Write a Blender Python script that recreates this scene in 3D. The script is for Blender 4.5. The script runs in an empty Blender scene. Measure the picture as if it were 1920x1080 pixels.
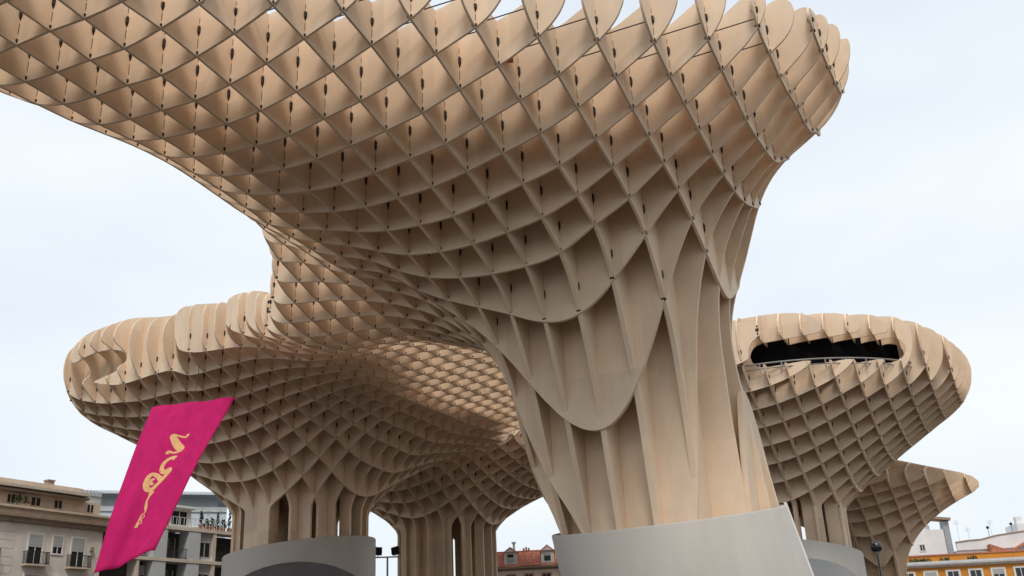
import bpy, math, random
import numpy as np
from mathutils import Matrix, Vector
from mathutils.geometry import tessellate_polygon

random.seed(7)
scene = bpy.context.scene
C = scene.collection

# ------------------------------------------------------------------ camera
PITCH, ROLL, EYE = math.radians(21.5), math.radians(2.7), 1.6
cam_d = bpy.data.cameras.new('camera')
cam = bpy.data.objects.new('camera', cam_d)
C.objects.link(cam)
fw = Vector((0, math.cos(PITCH), math.sin(PITCH)))
up0 = Vector((0, -math.sin(PITCH), math.cos(PITCH)))
rt0 = Vector((1, 0, 0))
upv = up0 * math.cos(ROLL) + rt0 * math.sin(ROLL)
rtv = rt0 * math.cos(ROLL) - up0 * math.sin(ROLL)
M = Matrix.Identity(4)
for i in range(3):
    M[i][0], M[i][1], M[i][2] = rtv[i], upv[i], -fw[i]
M[2][3] = EYE
cam.matrix_world = M
cam_d.sensor_width = 36.0
cam_d.lens = 1880.0 / 1920.0 * 36.0
cam_d.clip_start, cam_d.clip_end = 0.1, 3000
scene.camera = cam

# ------------------------------------------------------------------ sky, sun, exposure
SUN_AZ, SUN_EL = math.radians(178), math.radians(55)      # compass angle from +Y, clockwise
world = bpy.data.worlds.new('World')
scene.world = world
world.use_nodes = True
wn, wl = world.node_tree.nodes, world.node_tree.links
wn.clear()
w_out = wn.new('ShaderNodeOutputWorld')
w_bg = wn.new('ShaderNodeBackground')
w_sky = wn.new('ShaderNodeTexSky')
w_sky.sky_type = 'NISHITA'
w_sky.sun_disc = False
w_sky.sun_elevation = SUN_EL
w_sky.sun_rotation = SUN_AZ
w_sky.dust_density = 3.0
w_bg.inputs['Strength'].default_value = 0.1
w_tc = wn.new('ShaderNodeTexCoord')
w_map = wn.new('ShaderNodeMapping')
w_map.inputs['Scale'].default_value = (1.0, 1.0, 2.4)
w_no = wn.new('ShaderNodeTexNoise')
w_no.inputs['Scale'].default_value = 1.7
w_no.inputs['Detail'].default_value = 3.0
w_no.inputs['Roughness'].default_value = 0.55
w_cr = wn.new('ShaderNodeValToRGB')
w_cr.color_ramp.elements[0].position = 0.32
w_cr.color_ramp.elements[0].color = (5.45, 6.05, 6.7, 1)
w_cr.color_ramp.elements[1].position = 0.68
w_cr.color_ramp.elements[1].color = (6.95, 7.3, 7.6, 1)
w_mx = wn.new('ShaderNodeMix')
w_mx.data_type = 'RGBA'
w_mx.inputs['Factor'].default_value = 0.93                # thick cloud over a hint of blue
wl.new(w_tc.outputs['Generated'], w_map.inputs['Vector'])
wl.new(w_map.outputs['Vector'], w_no.inputs['Vector'])
wl.new(w_no.outputs['Fac'], w_cr.inputs['Fac'])
wl.new(w_sky.outputs['Color'], w_mx.inputs['A'])
wl.new(w_cr.outputs['Color'], w_mx.inputs['B'])
wl.new(w_mx.outputs['Result'], w_bg.inputs['Color'])
wl.new(w_bg.outputs['Background'], w_out.inputs['Surface'])

sun_d = bpy.data.lights.new('sun', 'SUN')
sun_d.energy = 1.5
sun_d.angle = math.radians(15)
sun_d.color = (1.0, 0.95, 0.88)
sun = bpy.data.objects.new('sun', sun_d)
C.objects.link(sun)
to_sun = Vector((math.sin(SUN_AZ) * math.cos(SUN_EL), math.cos(SUN_AZ) * math.cos(SUN_EL), math.sin(SUN_EL)))
sun.rotation_euler = to_sun.to_track_quat('Z', 'Y').to_euler()

scene.view_settings.view_transform = 'Standard'
scene.view_settings.look = 'None'
scene.view_settings.exposure = 0.5
scene.view_settings.gamma = 1.0
scene.view_settings.use_curve_mapping = False
scene.render.engine = 'CYCLES'
scene.cycles.max_bounces = 7
scene.cycles.diffuse_bounces = 5

# ------------------------------------------------------------------ materials
MATS = {}


def mat(name, col, rough=0.7, var=0.1, scale=3.0, stretch=(1, 1, 1), bump=0.0, rnd=0.0, spec=0.3, dirt=0.0, metal=0.0, bscale=None, panels=False, translucent=0.0):
    m = bpy.data.materials.new(name)
    m.use_nodes = True
    nt = m.node_tree
    b = nt.nodes['Principled BSDF']
    b.inputs['Roughness'].default_value = rough
    b.inputs['Specular IOR Level'].default_value = spec
    b.inputs['Metallic'].default_value = metal
    tc = nt.nodes.new('ShaderNodeTexCoord')
    mp = nt.nodes.new('ShaderNodeMapping')
    mp.inputs['Scale'].default_value = stretch
    nt.links.new(tc.outputs['Object'], mp.inputs['Vector'])
    no = nt.nodes.new('ShaderNodeTexNoise')
    no.inputs['Scale'].default_value = scale
    no.inputs['Detail'].default_value = 3
    no.inputs['Roughness'].default_value = 0.6
    nt.links.new(mp.outputs['Vector'], no.inputs['Vector'])
    mr = nt.nodes.new('ShaderNodeMapRange')
    mr.inputs['From Min'].default_value = 0.25
    mr.inputs['From Max'].default_value = 0.75
    mr.inputs['To Min'].default_value = 1 - var
    mr.inputs['To Max'].default_value = 1 + var
    nt.links.new(no.outputs['Fac'], mr.inputs['Value'])
    val = mr.outputs['Result']
    if rnd > 0:
        oi = nt.nodes.new('ShaderNodeObjectInfo')
        r2 = nt.nodes.new('ShaderNodeMapRange')
        r2.inputs['To Min'].default_value = 1 - rnd
        r2.inputs['To Max'].default_value = 1 + rnd
        nt.links.new(oi.outputs['Random'], r2.inputs['Value'])
        mu = nt.nodes.new('ShaderNodeMath')
        mu.operation = 'MULTIPLY'
        nt.links.new(val, mu.inputs[0])
        nt.links.new(r2.outputs['Result'], mu.inputs[1])
        val = mu.outputs[0]
    if panels:                 # boards of slightly different tone, jointed every few metres
        pm = nt.nodes.new('ShaderNodeMapping')
        pm.inputs['Rotation'].default_value = (0, 0, math.radians(26.795))
        pm.inputs['Location'].default_value = (0.37, 0.53, 0.2)
        nt.links.new(tc.outputs['Object'], pm.inputs['Vector'])
        sn = nt.nodes.new('ShaderNodeVectorMath')
        sn.operation = 'SNAP'
        sn.inputs[1].default_value = (3.0, 3.0, 2.6)
        nt.links.new(pm.outputs['Vector'], sn.inputs[0])
        wnz = nt.nodes.new('ShaderNodeTexWhiteNoise')
        nt.links.new(sn.outputs['Vector'], wnz.inputs['Vector'])
        r3 = nt.nodes.new('ShaderNodeMapRange')
        r3.inputs['To Min'].default_value = 0.93
        r3.inputs['To Max'].default_value = 1.05
        nt.links.new(wnz.outputs['Value'], r3.inputs['Value'])
        mu2 = nt.nodes.new('ShaderNodeMath')
        mu2.operation = 'MULTIPLY'
        nt.links.new(val, mu2.inputs[0])
        nt.links.new(r3.outputs['Result'], mu2.inputs[1])
        val = mu2.outputs[0]
    hv = nt.nodes.new('ShaderNodeHueSaturation')
    hv.inputs['Color'].default_value = (*col, 1)
    nt.links.new(val, hv.inputs['Value'])
    out = hv.outputs['Color']
    if dirt > 0:
        n2 = nt.nodes.new('ShaderNodeTexNoise')
        n2.inputs['Scale'].default_value = scale * 0.23
        n2.inputs['Detail'].default_value = 4
        n2.inputs['Roughness'].default_value = 0.7
        nt.links.new(mp.outputs['Vector'], n2.inputs['Vector'])
        m2 = nt.nodes.new('ShaderNodeMapRange')
        m2.inputs['From Min'].default_value = 0.52
        m2.inputs['From Max'].default_value = 0.78
        m2.inputs['To Max'].default_value = dirt
        nt.links.new(n2.outputs['Fac'], m2.inputs['Value'])
        mx = nt.nodes.new('ShaderNodeMix')
        mx.data_type = 'RGBA'
        mx.inputs['B'].default_value = (col[0] * 0.45, col[1] * 0.42, col[2] * 0.4, 1)
        nt.links.new(m2.outputs['Result'], mx.inputs['Factor'])
        nt.links.new(out, mx.inputs['A'])
        out = mx.outputs['Result']
    nt.links.new(out, b.inputs['Base Color'])
    if translucent > 0:
        tb = nt.nodes.new('ShaderNodeBsdfTranslucent')
        ms = nt.nodes.new('ShaderNodeMixShader')
        ms.inputs['Fac'].default_value = translucent
        nt.links.new(out, tb.inputs['Color'])
        nt.links.new(b.outputs['BSDF'], ms.inputs[1])
        nt.links.new(tb.outputs['BSDF'], ms.inputs[2])
        nt.links.new(ms.outputs['Shader'], nt.nodes['Material Output'].inputs['Surface'])
    if bump > 0:
        bp = nt.nodes.new('ShaderNodeBump')
        bp.inputs['Strength'].default_value = bump
        bp.inputs['Distance'].default_value = 0.02
        src = no
        if bscale:
            src = nt.nodes.new('ShaderNodeTexNoise')
            src.inputs['Scale'].default_value = bscale
            src.inputs['Detail'].default_value = 2
            nt.links.new(mp.outputs['Vector'], src.inputs['Vector'])
        nt.links.new(src.outputs['Fac'], bp.inputs['Height'])
        nt.links.new(bp.outputs['Normal'], b.inputs['Normal'])
    MATS[name] = m
    return m


mat('timber', (0.765, 0.592, 0.43), rough=0.62, var=0.06, scale=1.6, stretch=(1, 1, 0.35), rnd=0.06, spec=0.2, dirt=0.24, panels=True)
mat('timber_far', (0.74, 0.565, 0.405), rough=0.65, var=0.10, scale=1.2, stretch=(1, 1, 0.4), rnd=0.07, spec=0.2, dirt=0.25, panels=True)
mat('steel_brown', (0.04, 0.024, 0.018), rough=0.55, var=0.3, scale=9)
mat('base_grey', (0.48, 0.445, 0.395), rough=0.5, var=0.05, scale=0.8, stretch=(1, 1, 0.22), dirt=0.3, bump=0.06, spec=0.3, bscale=14)
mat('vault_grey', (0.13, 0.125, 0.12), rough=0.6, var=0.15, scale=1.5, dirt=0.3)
mat('vault_light', (0.30, 0.31, 0.31), rough=0.5, var=0.08, scale=1.5, dirt=0.2)
mat('dark_glass', (0.012, 0.013, 0.014), rough=0.25, var=0.2, spec=0.4)
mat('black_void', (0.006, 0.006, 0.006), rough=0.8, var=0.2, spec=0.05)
mat('rail_steel', (0.28, 0.27, 0.25), rough=0.4, var=0.1, metal=0.3)
mat('banner_pink', (0.66, 0.02, 0.18), rough=0.75, var=0.13, scale=0.8, stretch=(2.5, 2.5, 0.3), bump=0.25, spec=0.15, translucent=0.4)
mat('gold_print', (0.62, 0.34, 0.14), rough=0.6, var=0.2, scale=6)
mat('plaza_stone', (0.075, 0.066, 0.056), rough=0.8, var=0.15, scale=0.4, dirt=0.3)
mat('stucco_cream', (0.68, 0.62, 0.55), rough=0.9, var=0.12, scale=0.9, dirt=0.45, bump=0.2)
mat('stone_trim', (0.58, 0.46, 0.36), rough=0.9, var=0.15, scale=1.5, dirt=0.5)
mat('stone_dark', (0.32, 0.24, 0.18), rough=0.9, var=0.2, scale=1.5, dirt=0.4)
mat('shutter', (0.42, 0.42, 0.40), rough=0.7, var=0.08, scale=2, stretch=(1, 1, 12))
mat('window_dark', (0.02, 0.024, 0.028), rough=0.15, var=0.3, spec=0.5)
mat('iron', (0.03, 0.028, 0.03), rough=0.6, var=0.2)
mat('grey_panel', (0.50, 0.52, 0.53), rough=0.7, var=0.08, scale=0.8, dirt=0.3)
mat('slab_cream', (0.60, 0.53, 0.44), rough=0.85, var=0.12, scale=1, dirt=0.4)
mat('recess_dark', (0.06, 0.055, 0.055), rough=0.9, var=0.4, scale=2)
mat('white_render', (0.72, 0.72, 0.72), rough=0.85, var=0.06, scale=0.7, dirt=0.25)
mat('pale_blue_render', (0.55, 0.60, 0.63), rough=0.85, var=0.07, scale=0.7, dirt=0.2)
mat('ochre', (0.60, 0.24, 0.035), rough=0.85, var=0.12, scale=0.8, dirt=0.35)
mat('white_trim', (0.74, 0.70, 0.66), rough=0.8, var=0.08, scale=2, dirt=0.25)
mat('terracotta', (0.42, 0.16, 0.10), rough=0.85, var=0.28, scale=3.5, dirt=0.3, rnd=0.18)
mat('cream_render', (0.78, 0.69, 0.57), rough=0.85, var=0.1, scale=1, dirt=0.25)
mat('pink_trim', (0.60, 0.30, 0.25), rough=0.85, var=0.1, scale=2)
mat('foliage', (0.04, 0.075, 0.03), rough=0.7, var=0.5, scale=7)
mat('foliage_dark', (0.02, 0.04, 0.025), rough=0.7, var=0.5, scale=7)
mat('lamp_black', (0.012, 0.012, 0.014), rough=0.25, var=0.1, spec=0.6)
mat('galvanised', (0.34, 0.36, 0.38), rough=0.5, var=0.1, metal=0.3)
mat('orange_case', (0.55, 0.16, 0.04), rough=0.5, var=0.1)


# ------------------------------------------------------------------ mesh helpers
class MB:
    def __init__(self):
        self.v, self.f = [], []

    def add(self, vs, fs):
        o = len(self.v)
        self.v += [tuple(p) for p in vs]
        self.f += [tuple(i + o for i in f) for f in fs]
        return self

    def box(self, x0, x1, y0, y1, z0, z1):
        vs = [(x, y, z) for z in (z0, z1) for y in (y0, y1) for x in (x0, x1)]
        return self.add(vs, [(0, 2, 3, 1), (4, 5, 7, 6), (0, 1, 5, 4), (2, 6, 7, 3), (0, 4, 6, 2), (1, 3, 7, 5)])

    def prism(self, prof, x0, x1):
        """profile of (y, z) pairs, extruded along x"""
        n = len(prof)
        vs = [(x0, y, z) for y, z in prof] + [(x1, y, z) for y, z in prof]
        fs = [tuple(range(n))[::-1], tuple(range(n, 2 * n))]
        fs += [(i, (i + 1) % n, n + (i + 1) % n, n + i) for i in range(n)]
        return self.add(vs, fs)

    def prism_y(self, prof, y0, y1):
        """profile of (x, z) pairs, extruded along y"""
        n = len(prof)
        vs = [(x, y0, z) for x, z in prof] + [(x, y1, z) for x, z in prof]
        fs = [tuple(range(n)), tuple(range(n, 2 * n))[::-1]]
        fs += [(i, n + i, n + (i + 1) % n, (i + 1) % n) for i in range(n)]
        return self.add(vs, fs)

    def tube(self, pts, r, n=6):
        pts = [Vector(p) for p in pts]
        vs, fs = [], []
        for i, p in enumerate(pts):
            d = (pts[min(i + 1, len(pts) - 1)] - pts[max(i - 1, 0)]).normalized()
            a = d.cross(Vector((0, 0, 1)))
            if a.length < 1e-3:
                a = Vector((1, 0, 0))
            a.normalize()
            b = d.cross(a)
            rr = r[i] if isinstance(r, (list, tuple)) else r
            for j in range(n):
                t = 2 * math.pi * j / n
                vs.append(p + (a * math.cos(t) + b * math.sin(t)) * rr)
        for i in range(len(pts) - 1):
            for j in range(n):
                fs.append((i * n + j, i * n + (j + 1) % n, (i + 1) * n + (j + 1) % n, (i + 1) * n + j))
        fs.append(tuple(range(n))[::-1])
        fs.append(tuple(range((len(pts) - 1) * n, len(pts) * n)))
        return self.add(vs, fs)

    def sphere(self, c, r, n=16, m=10):
        vs, fs = [], []
        for i in range(m + 1):
            p = math.pi * i / m
            for j in range(n):
                t = 2 * math.pi * j / n
                vs.append((c[0] + r * math.sin(p) * math.cos(t), c[1] + r * math.sin(p) * math.sin(t), c[2] + r * math.cos(p)))
        for i in range(m):
            for j in range(n):
                fs.append((i * n + j, (i + 1) * n + j, (i + 1) * n + (j + 1) % n, i * n + (j + 1) % n))
        return self.add(vs, fs)

    def mesh(self, name, m, smooth=False):
        me = bpy.data.meshes.new(name)
        me.from_pydata(self.v, [], self.f)
        me.materials.append(MATS[m])
        if smooth:
            me.polygons.foreach_set('use_smooth', [True] * len(me.polygons))
        me.update()
        return me

    def build(self, name, m, parent=None, smooth=False):
        return link(name, self.mesh(name, m, smooth), parent)


def link(name, me, parent=None, loc=None):
    o = bpy.data.objects.new(name, me)
    C.objects.link(o)
    if parent is not None:
        o.parent = parent
    if loc is not None:
        o.location = loc
    return o


def thing(name, label, cat, loc=(0, 0, 0), rotz=0.0, group=None):
    o = bpy.data.objects.new(name, None)
    C.objects.link(o)
    o.location = loc
    o.rotation_euler = (0, 0, rotz)
    o['label'] = label
    o['category'] = cat
    if group:
        o['group'] = group
    return o


def tag(o, label, cat, group=None):
    o['label'] = label
    o['category'] = cat
    if group:
        o['group'] = group
    return o


# ------------------------------------------------------------------ ground
g = MB().add([(-900, -900, 0), (900, -900, 0), (900, 900, 0), (-900, 900, 0)], [(0, 1, 2, 3)]).build('ground', 'plaza_stone')
g['kind'] = 'structure'

# ------------------------------------------------------------------ the lattice of the parasols
# vertical plates stand on a square grid of 1.5 m, cut to one free-form volume F(x, y, z) < 0
CELL = 1.5
ORG = np.array([-10.864, 23.699])
YAW = math.radians(26.795)
AV = np.array([math.sin(YAW), math.cos(YAW)])
BV = np.array([math.cos(YAW), -math.sin(YAW)])


def smin(a, b, k):
    h = np.maximum(k - np.abs(a - b), 0.0) / k
    return np.minimum(a, b) - h * h * k * 0.25


def smax(a, b, k):
    return -smin(-a, -b, k)


def to_lat(x, y):
    dx, dy = x - ORG[0], y - ORG[1]
    return (dx * BV[0] + dy * BV[1]) / CELL, (dx * AV[0] + dy * AV[1]) / CELL


# underside heights of the near parasol at grid crossings (column k, row n)
HZ = {-2: {5: 19.87, 6: 19.7, 7: 19.48}, -1: {1: 20.18, 2: 20.08, 3: 19.94, 4: 19.82, 5: 19.7, 6: 19.43, 12: 17.57},
      0: {0: 20.35, 1: 20.39, 2: 20.25, 3: 20.07, 4: 19.85, 5: 19.63, 6: 19.4, 7: 19.06, 8: 18.73, 9: 18.33, 10: 17.83, 11: 17.37, 12: 16.85},
      1: {1: 20.66, 2: 20.56, 3: 20.33, 4: 20.11, 5: 19.86, 6: 19.51, 7: 19.08, 8: 18.73, 9: 18.18, 10: 17.61, 11: 17.01, 12: 16.2, 13: 15.27},
      2: {2: 21.0, 3: 20.72, 4: 20.39, 5: 20.03, 6: 19.64, 7: 19.25, 8: 18.75, 9: 18.15, 10: 17.56, 11: 16.8, 12: 15.9, 13: 14.4},
      3: {3: 21.13, 4: 20.84, 5: 20.38, 6: 19.87, 7: 19.36, 8: 18.99, 9: 18.39, 10: 17.7, 11: 16.81, 12: 15.6, 13: 13.6},
      4: {4: 21.25, 5: 20.84, 6: 20.31, 7: 19.77, 8: 19.27, 9: 18.73, 10: 17.89, 11: 17.01, 12: 15.7, 13: 13.6},
      5: {5: 21.29, 6: 20.68, 7: 20.19, 9: 18.98, 10: 18.42, 11: 17.86, 12: 16.6, 13: 14.4},
      6: {6: 21.29, 7: 20.64, 8: 20.16, 9: 19.65, 10: 19.21, 11: 18.5, 12: 17.67, 13: 16.3},
      7: {7: 21.47, 8: 20.91, 9: 20.41, 10: 20.02, 11: 19.6, 12: 19.17, 13: 18.48},
      8: {8: 21.74, 9: 21.23, 10: 20.89, 11: 20.58, 12: 20.24}, 9: {9: 22.18, 10: 21.84, 11: 21.53, 12: 21.25}}
ctl = [(k, n, z) for k, d in HZ.items() for n, z in d.items()]
for n, zl in ((-4, 20.9), (-2, 20.7), (0, 20.5), (2, 20.25), (4, 20.0), (9, 19.15), (11, 18.9), (13, 18.8)):
    ctl.append((-2, n, zl))
for n, zl in ((-4, 20.9), (0, 20.5), (3, 20.1), (6, 19.75), (9, 19.3), (12, 19.0)):
    sh = float(np.interp(n, [-4, 0, 3, 6], [-2.6, -1.8, -0.8, 0.0]))
    ctl += [(-3.2 + sh, n, zl + 0.35), (-4.4 + sh, n, zl + 1.15), (-5.6 + sh, n, zl + 2.4)]
ctl += [(0, -3, 20.7), (3, 1.9, 21.6), (4, 2.9, 21.7), (5, 3.9, 21.8), (6, 4.9, 21.9), (7, 6, 21.95), (8, 7, 22.25), (9, 8, 22.8), (9.7, 9, 23.0), (10.4, 10, 23.3),
        (10, 11, 23.0), (10, 13.5, 22.9), (10, 16, 23.2), (10, 17.6, 24.1), (11, 11, 23.6), (11, 13.5, 24.2), (11, 17, 25.2), (9, 13, 21.25), (9, 14, 21.35), (9, 15, 21.6),
        (9, 17.6, 23.3), (8, 13, 20.1), (8, 14, 20.0), (8, 15, 20.15), (8, 16, 20.6), (8, 17.2, 21.5), (7, 14, 17.9), (7, 15.5, 17.3), (7.6, 18.6, 20.5), (7.4, 17, 18.6), (6.6, 20, 19.0), (5, 21, 17.0), (6.5, 23, 20.8), (4.5, 24, 19.8), (5, 28, 21.0),
        (-10.4, 16.4, 20.6), (-14, 18.6, 22.5), (-18.5, 20, 22.8), (-12, 21, 20.9), (-16, 24, 21.4), (-8, 18, 19.6), (-9, 24, 20.6), (-8, 40, 21.2), (-2, 40, 21.2), (-12, 34, 21.2), (-10, 46, 21.4), (-4, 46, 21.4), (4, 15, 12.5), (4.2, 16.5, 12.0), (4.2, 18, 12.5), (6, 16, 14.0), (2.4, 16, 13.0)]
for ang in (100, 130, 160, 185, 205):
    for r, z in ((6.0, 15.0), (9.0, 17.2), (12.5, 18.8), (17.0, 20.3), (24.0, 20.9), (32.0, 21.0)):
        a = math.radians(ang)
        # angle measured from +k towards +n round the trunk
        ctl.append((4.2 + r / CELL * math.cos(math.radians(ang - 45)), 16.6 + r / CELL * math.sin(math.radians(ang - 45)), z))
ctl = [c for i, c in enumerate(ctl) if all((c[0] - d[0]) ** 2 + (c[1] - d[1]) ** 2 > 0.2 for d in ctl[:i])]
CT = np.array(ctl)


def tps_phi(r2):
    return np.where(r2 > 1e-9, r2 * np.log(np.maximum(r2, 1e-9)) * 0.5, 0.0)


nC = len(CT)
Kmat = tps_phi(((CT[:, None, :2] - CT[None, :, :2]) ** 2).sum(-1)) + np.eye(nC) * 0.35
Pm = np.c_[np.ones(nC), CT[:, :2]]
Asys = np.block([[Kmat, Pm], [Pm.T, np.zeros((3, 3))]])
sol = np.linalg.solve(Asys, np.r_[CT[:, 2], np.zeros(3)])
Wt, Wa = sol[:nC], sol[nC:]


def underside(k, n):
    q = np.stack([k, n], -1)
    r2 = ((q[:, None, :] - CT[None, :, :2]) ** 2).sum(-1)
    return tps_phi(r2) @ Wt + Wa[0] + q @ Wa[1:]


# outline of the near canopy, in grid units
POLY = np.array([(11.6, 15.2), (11.4, 13.5), (11.05, 11.75), (10.5, 10.3), (9.3, 8.6), (6, 5.2), (2, 1.2), (-2, -3.2), (-8.6, -7.5), (-8.2, -2.5), (-7.0, 1.0), (-6.1, 4), (-5.6, 7), (-6.2, 10.5), (-7.8, 13.5),
                 (-10.6, 16.6), (-14.2, 18.7), (-18.5, 20.3), (-20, 28), (-17, 36), (-14, 40), (-7, 41), (-2, 37), (2, 30), (3.8, 24), (5.3, 20), (6.4, 18.2), (7.5, 17.5), (8.4, 17.5), (9.4, 17.9), (10.3, 17.8), (11.1, 16.9)])


def sd_poly(k, n):
    p = np.stack([k, n], -1)
    d2 = np.full(len(p), 1e9)
    inside = np.zeros(len(p), bool)
    m = len(POLY)
    for i in range(m):
        a, b = POLY[i], POLY[(i + 1) % m]
        e = b - a
        w = p - a
        t = np.clip((w @ e) / (e @ e), 0, 1)
        d2 = np.minimum(d2, ((w - t[:, None] * e) ** 2).sum(-1))
        c = ((a[1] <= p[:, 1]) & (b[1] > p[:, 1])) | ((b[1] <= p[:, 1]) & (a[1] > p[:, 1]))
        with np.errstate(divide='ignore', invalid='ignore'):
            xi = a[0] + (p[:, 1] - a[1]) / (b[1] - a[1]) * (b[0] - a[0])
        inside ^= c & (p[:, 0] < xi)
    return np.where(inside, -1, 1) * np.sqrt(d2) * CELL


def near_field(x, y, z):
    """x, y 1-D along a plate, z 1-D heights -> 2-D field"""
    k, n = to_lat(x, y)
    b = underside(k, n)
    e = 0.25
    gx = (underside(k + e, n) - underside(k - e, n)) / (2 * e * CELL)
    gy = (underside(k, n + e) - underside(k, n - e)) / (2 * e * CELL)
    nrm = np.sqrt(1 + np.minimum(gx * gx + gy * gy, 6.0))
    sd = sd_poly(k, n)
    Z = z[None, :]
    fb = (b[:, None] - Z) / nrm[:, None]
    # thin at the edge, deeper towards the trunk
    dep = 1.5 + np.clip(-sd - 1.6, 0.0, 7.0) * 0.24 + 3.2 * np.exp(-((x - 4.5) ** 2 + (y - 42.0) ** 2) / 75.0)
    wl_ = np.clip((-5.0 - x) / 7.0, 0, 1)
    wl_ = wl_ * wl_ * (3 - 2 * wl_)
    dep = dep - 1.25 * np.clip((y - 46.0) / 6.0, 0, 1) * (1 - wl_)
    wy_ = np.clip((y - 36.0) / 26.0, 0, 1)
    dep = dep + 1.5 * wl_ * wy_ * wy_ * (3 - 2 * wy_)
    ft = Z - (np.maximum(b, 20.2) + dep)[:, None]
    f = smax(fb, np.repeat(sd[:, None], len(z), 1), 1.0)
    f = smax(f, ft, 1.0)
    # trunk, leaning a little to the left as it rises
    cx = 6.0 - 0.215 * (Z - 8.0) - 0.16 * np.tanh(np.maximum(Z - 8.0, 0) / 2.5)
    cy = 42.95 - 0.22 * np.logaddexp(0.0, (Z - 10.8) * 1.2) / 1.2
    r = np.hypot(x[:, None] - cx, y[:, None] - cy)
    R = 4.66 + 0.26 * np.tanh((Z - 8.0) / 2.4) + 0.006 * (Z - 8.0)
    ftr = np.maximum(r - R, Z - 23.0)
    return smin(f, ftr, 1.5)


def pchip_angle(tab):
    """smooth periodic table of (degrees, value)"""
    a = np.array([t[0] for t in tab], float)
    v = np.array([t[1] for t in tab], float)

    def fn(th):
        d = np.mod(np.degrees(th), 360.0)
        aa = np.r_[a, a[0] + 360]
        vv = np.r_[v, v[0]]
        d = np.where(d < a[0], d + 360, d)
        i = np.clip(np.searchsorted(aa, d, side='right') - 1, 0, len(a) - 1)
        t = (d - aa[i]) / (aa[i + 1] - aa[i])
        t = t * t * (3 - 2 * t)
        return vv[i] * (1 - t) + vv[i + 1] * t
    return fn


def mushroom(cx, cy, r0, z0, zt, p, rho, top, kr, lean=0.0, top_slope=0.0, rgrow=0.0, hollow=None):
    rf = pchip_angle(rho)
    tf = pchip_angle(top)

    def field(x, y, z):
        Z = z[None, :]
        dx = x[:, None] - (cx + lean * (Z - z0))
        dy = (y - cy)[:, None] + 0 * Z
        th = np.arctan2(y - cy, x - cx)
        rho_t = rf(th)[:, None]
        t = np.clip((Z - z0) / (zt - z0), 0.0, 1.6)
        R = r0 + rgrow * np.maximum(Z - z0, 0) + rho_t * t ** p
        dR = rho_t * p * np.maximum(t, 1e-3) ** (p - 1) / (zt - z0)
        r = np.hypot(dx, dy)
        g1 = (r - R) / np.sqrt(1 + dR * dR)
        # the rim: how far the plates may reach out at all
        g2 = r - (r0 + rho_t)
        Tz = tf(th)[:, None] - top_slope * r
        f = smax(smax(g1, g2, kr), Z - Tz, kr)
        if hollow:
            f = np.maximum(f, -smax(r - hollow[0], Z - hollow[1], 1.5))
        return f
    return field


SF = 1.2                       # the farther parasols, laid out at 1:1.2


SR = 1.3


def scaled(f, S=SF):
    def g(x, y, z):
        return S * f(x / S, y / S, (z - EYE) / S + EYE)
    return g


def spot(x, y, S=SF):
    return (x * S, y * S, EYE - S * EYE)


# angles counted from +x towards +y; 270 points to the camera
f_mid = mushroom(-14.5, 66.4, 4.3, 12.3, 19.3, 1.45,
                 [(0, 9), (45, 12), (90, 10), (135, 10), (180, 10.2), (195, 10.9), (205, 11.0), (215, 10.7), (225, 10.3), (243, 9.6), (260, 9.6), (280, 9.0), (300, 7.5), (330, 7.0)],
                 [(0, 21.2), (90, 22.0), (180, 22.9), (205, 23.2), (228, 23.0), (250, 22.5), (276, 22.2), (300, 21.5)], 2.0, hollow=(3.5, 14.5))
f_far = mushroom(-6.7, 89.7, 4.3, 14.0, 20.0, 1.6,
                 [(0, 12), (60, 12), (120, 12), (180, 11), (225, 10), (270, 9), (310, 10), (335, 11)],
                 [(0, 23.6), (180, 23.0), (270, 22.2)], 2.4, hollow=(3.5, 16.0))
f_right0 = mushroom(17.4, 66.0, 3.3, 11.0, 17.6, 1.12,
                    [(0, 9.2), (45, 8), (90, 8), (135, 8), (180, 9), (225, 8.6), (270, 8.4), (315, 8.8)],
                    [(0, 19.9), (90, 20.4), (180, 21.2), (250, 21.1), (290, 20.8), (330, 20.1)], 1.4, hollow=(2.6, 12.6))
f_edge = mushroom(34.2, 99.0, 1.9, 8.5, 17.0, 2.6,
                  [(0, 8.0), (90, 8), (180, 12), (270, 8.2), (315, 8.2)],
                  [(0, 21.0), (90, 21.0), (180, 23.0), (270, 21.3)], 0.8, top_slope=0.38)

VW = np.array([17.4, 66.0]) / math.hypot(17.4, 66.0)         # from the camera to the right-hand parasol
PW = np.array([VW[1], -VW[0]])


def f_right(x, y, z):
    f = f_right0(x, y, z)
    lx = (x - 17.4) * PW[0] + (y - 66.0) * PW[1]
    fr = -((x - 17.4) * VW[0] + (y - 66.0) * VW[1])
    Z = z[None, :]
    zs = 18.65
    r = np.hypot(x - 17.4, y - 66.0)
    a = np.abs(Z - zs) - 0.74
    b = (np.abs(lx - 3.3) - 4.4)[:, None] + 0 * Z
    c = np.maximum(9.7 - r, 2.0 - fr)[:, None] + 0 * Z
    slot = smax(smax(np.repeat(a, len(x), 0), b, 1.0), c, 0.3)
    return smax(f, -slot, 0.2)


def f_mid_cut(x, y, z):
    f = f_mid(x, y, z)
    # open pocket in the upper left rim
    e = np.sqrt(((x + 26.0) / 3.3) ** 2 + ((y - 55.2) / 3.2) ** 2)[:, None]
    e = np.sqrt(e * e + ((z[None, :] - 20.4) / 1.2) ** 2)
    return smax(f, (1.0 - e) * 1.7, 0.4)


mid_s, far_s, right_s = scaled(f_mid_cut), scaled(f_far), scaled(f_right, SR)


def joined(x, y, z):
    f = smin(near_field(x, y, z), mid_s(x, y, z), 2.8)
    return smin(f, far_s(x, y, z), 2.6)


def own_near(x, y):
    return (y - (60.5 + 0.3 * (x + 13.0))) / 1.04


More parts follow.
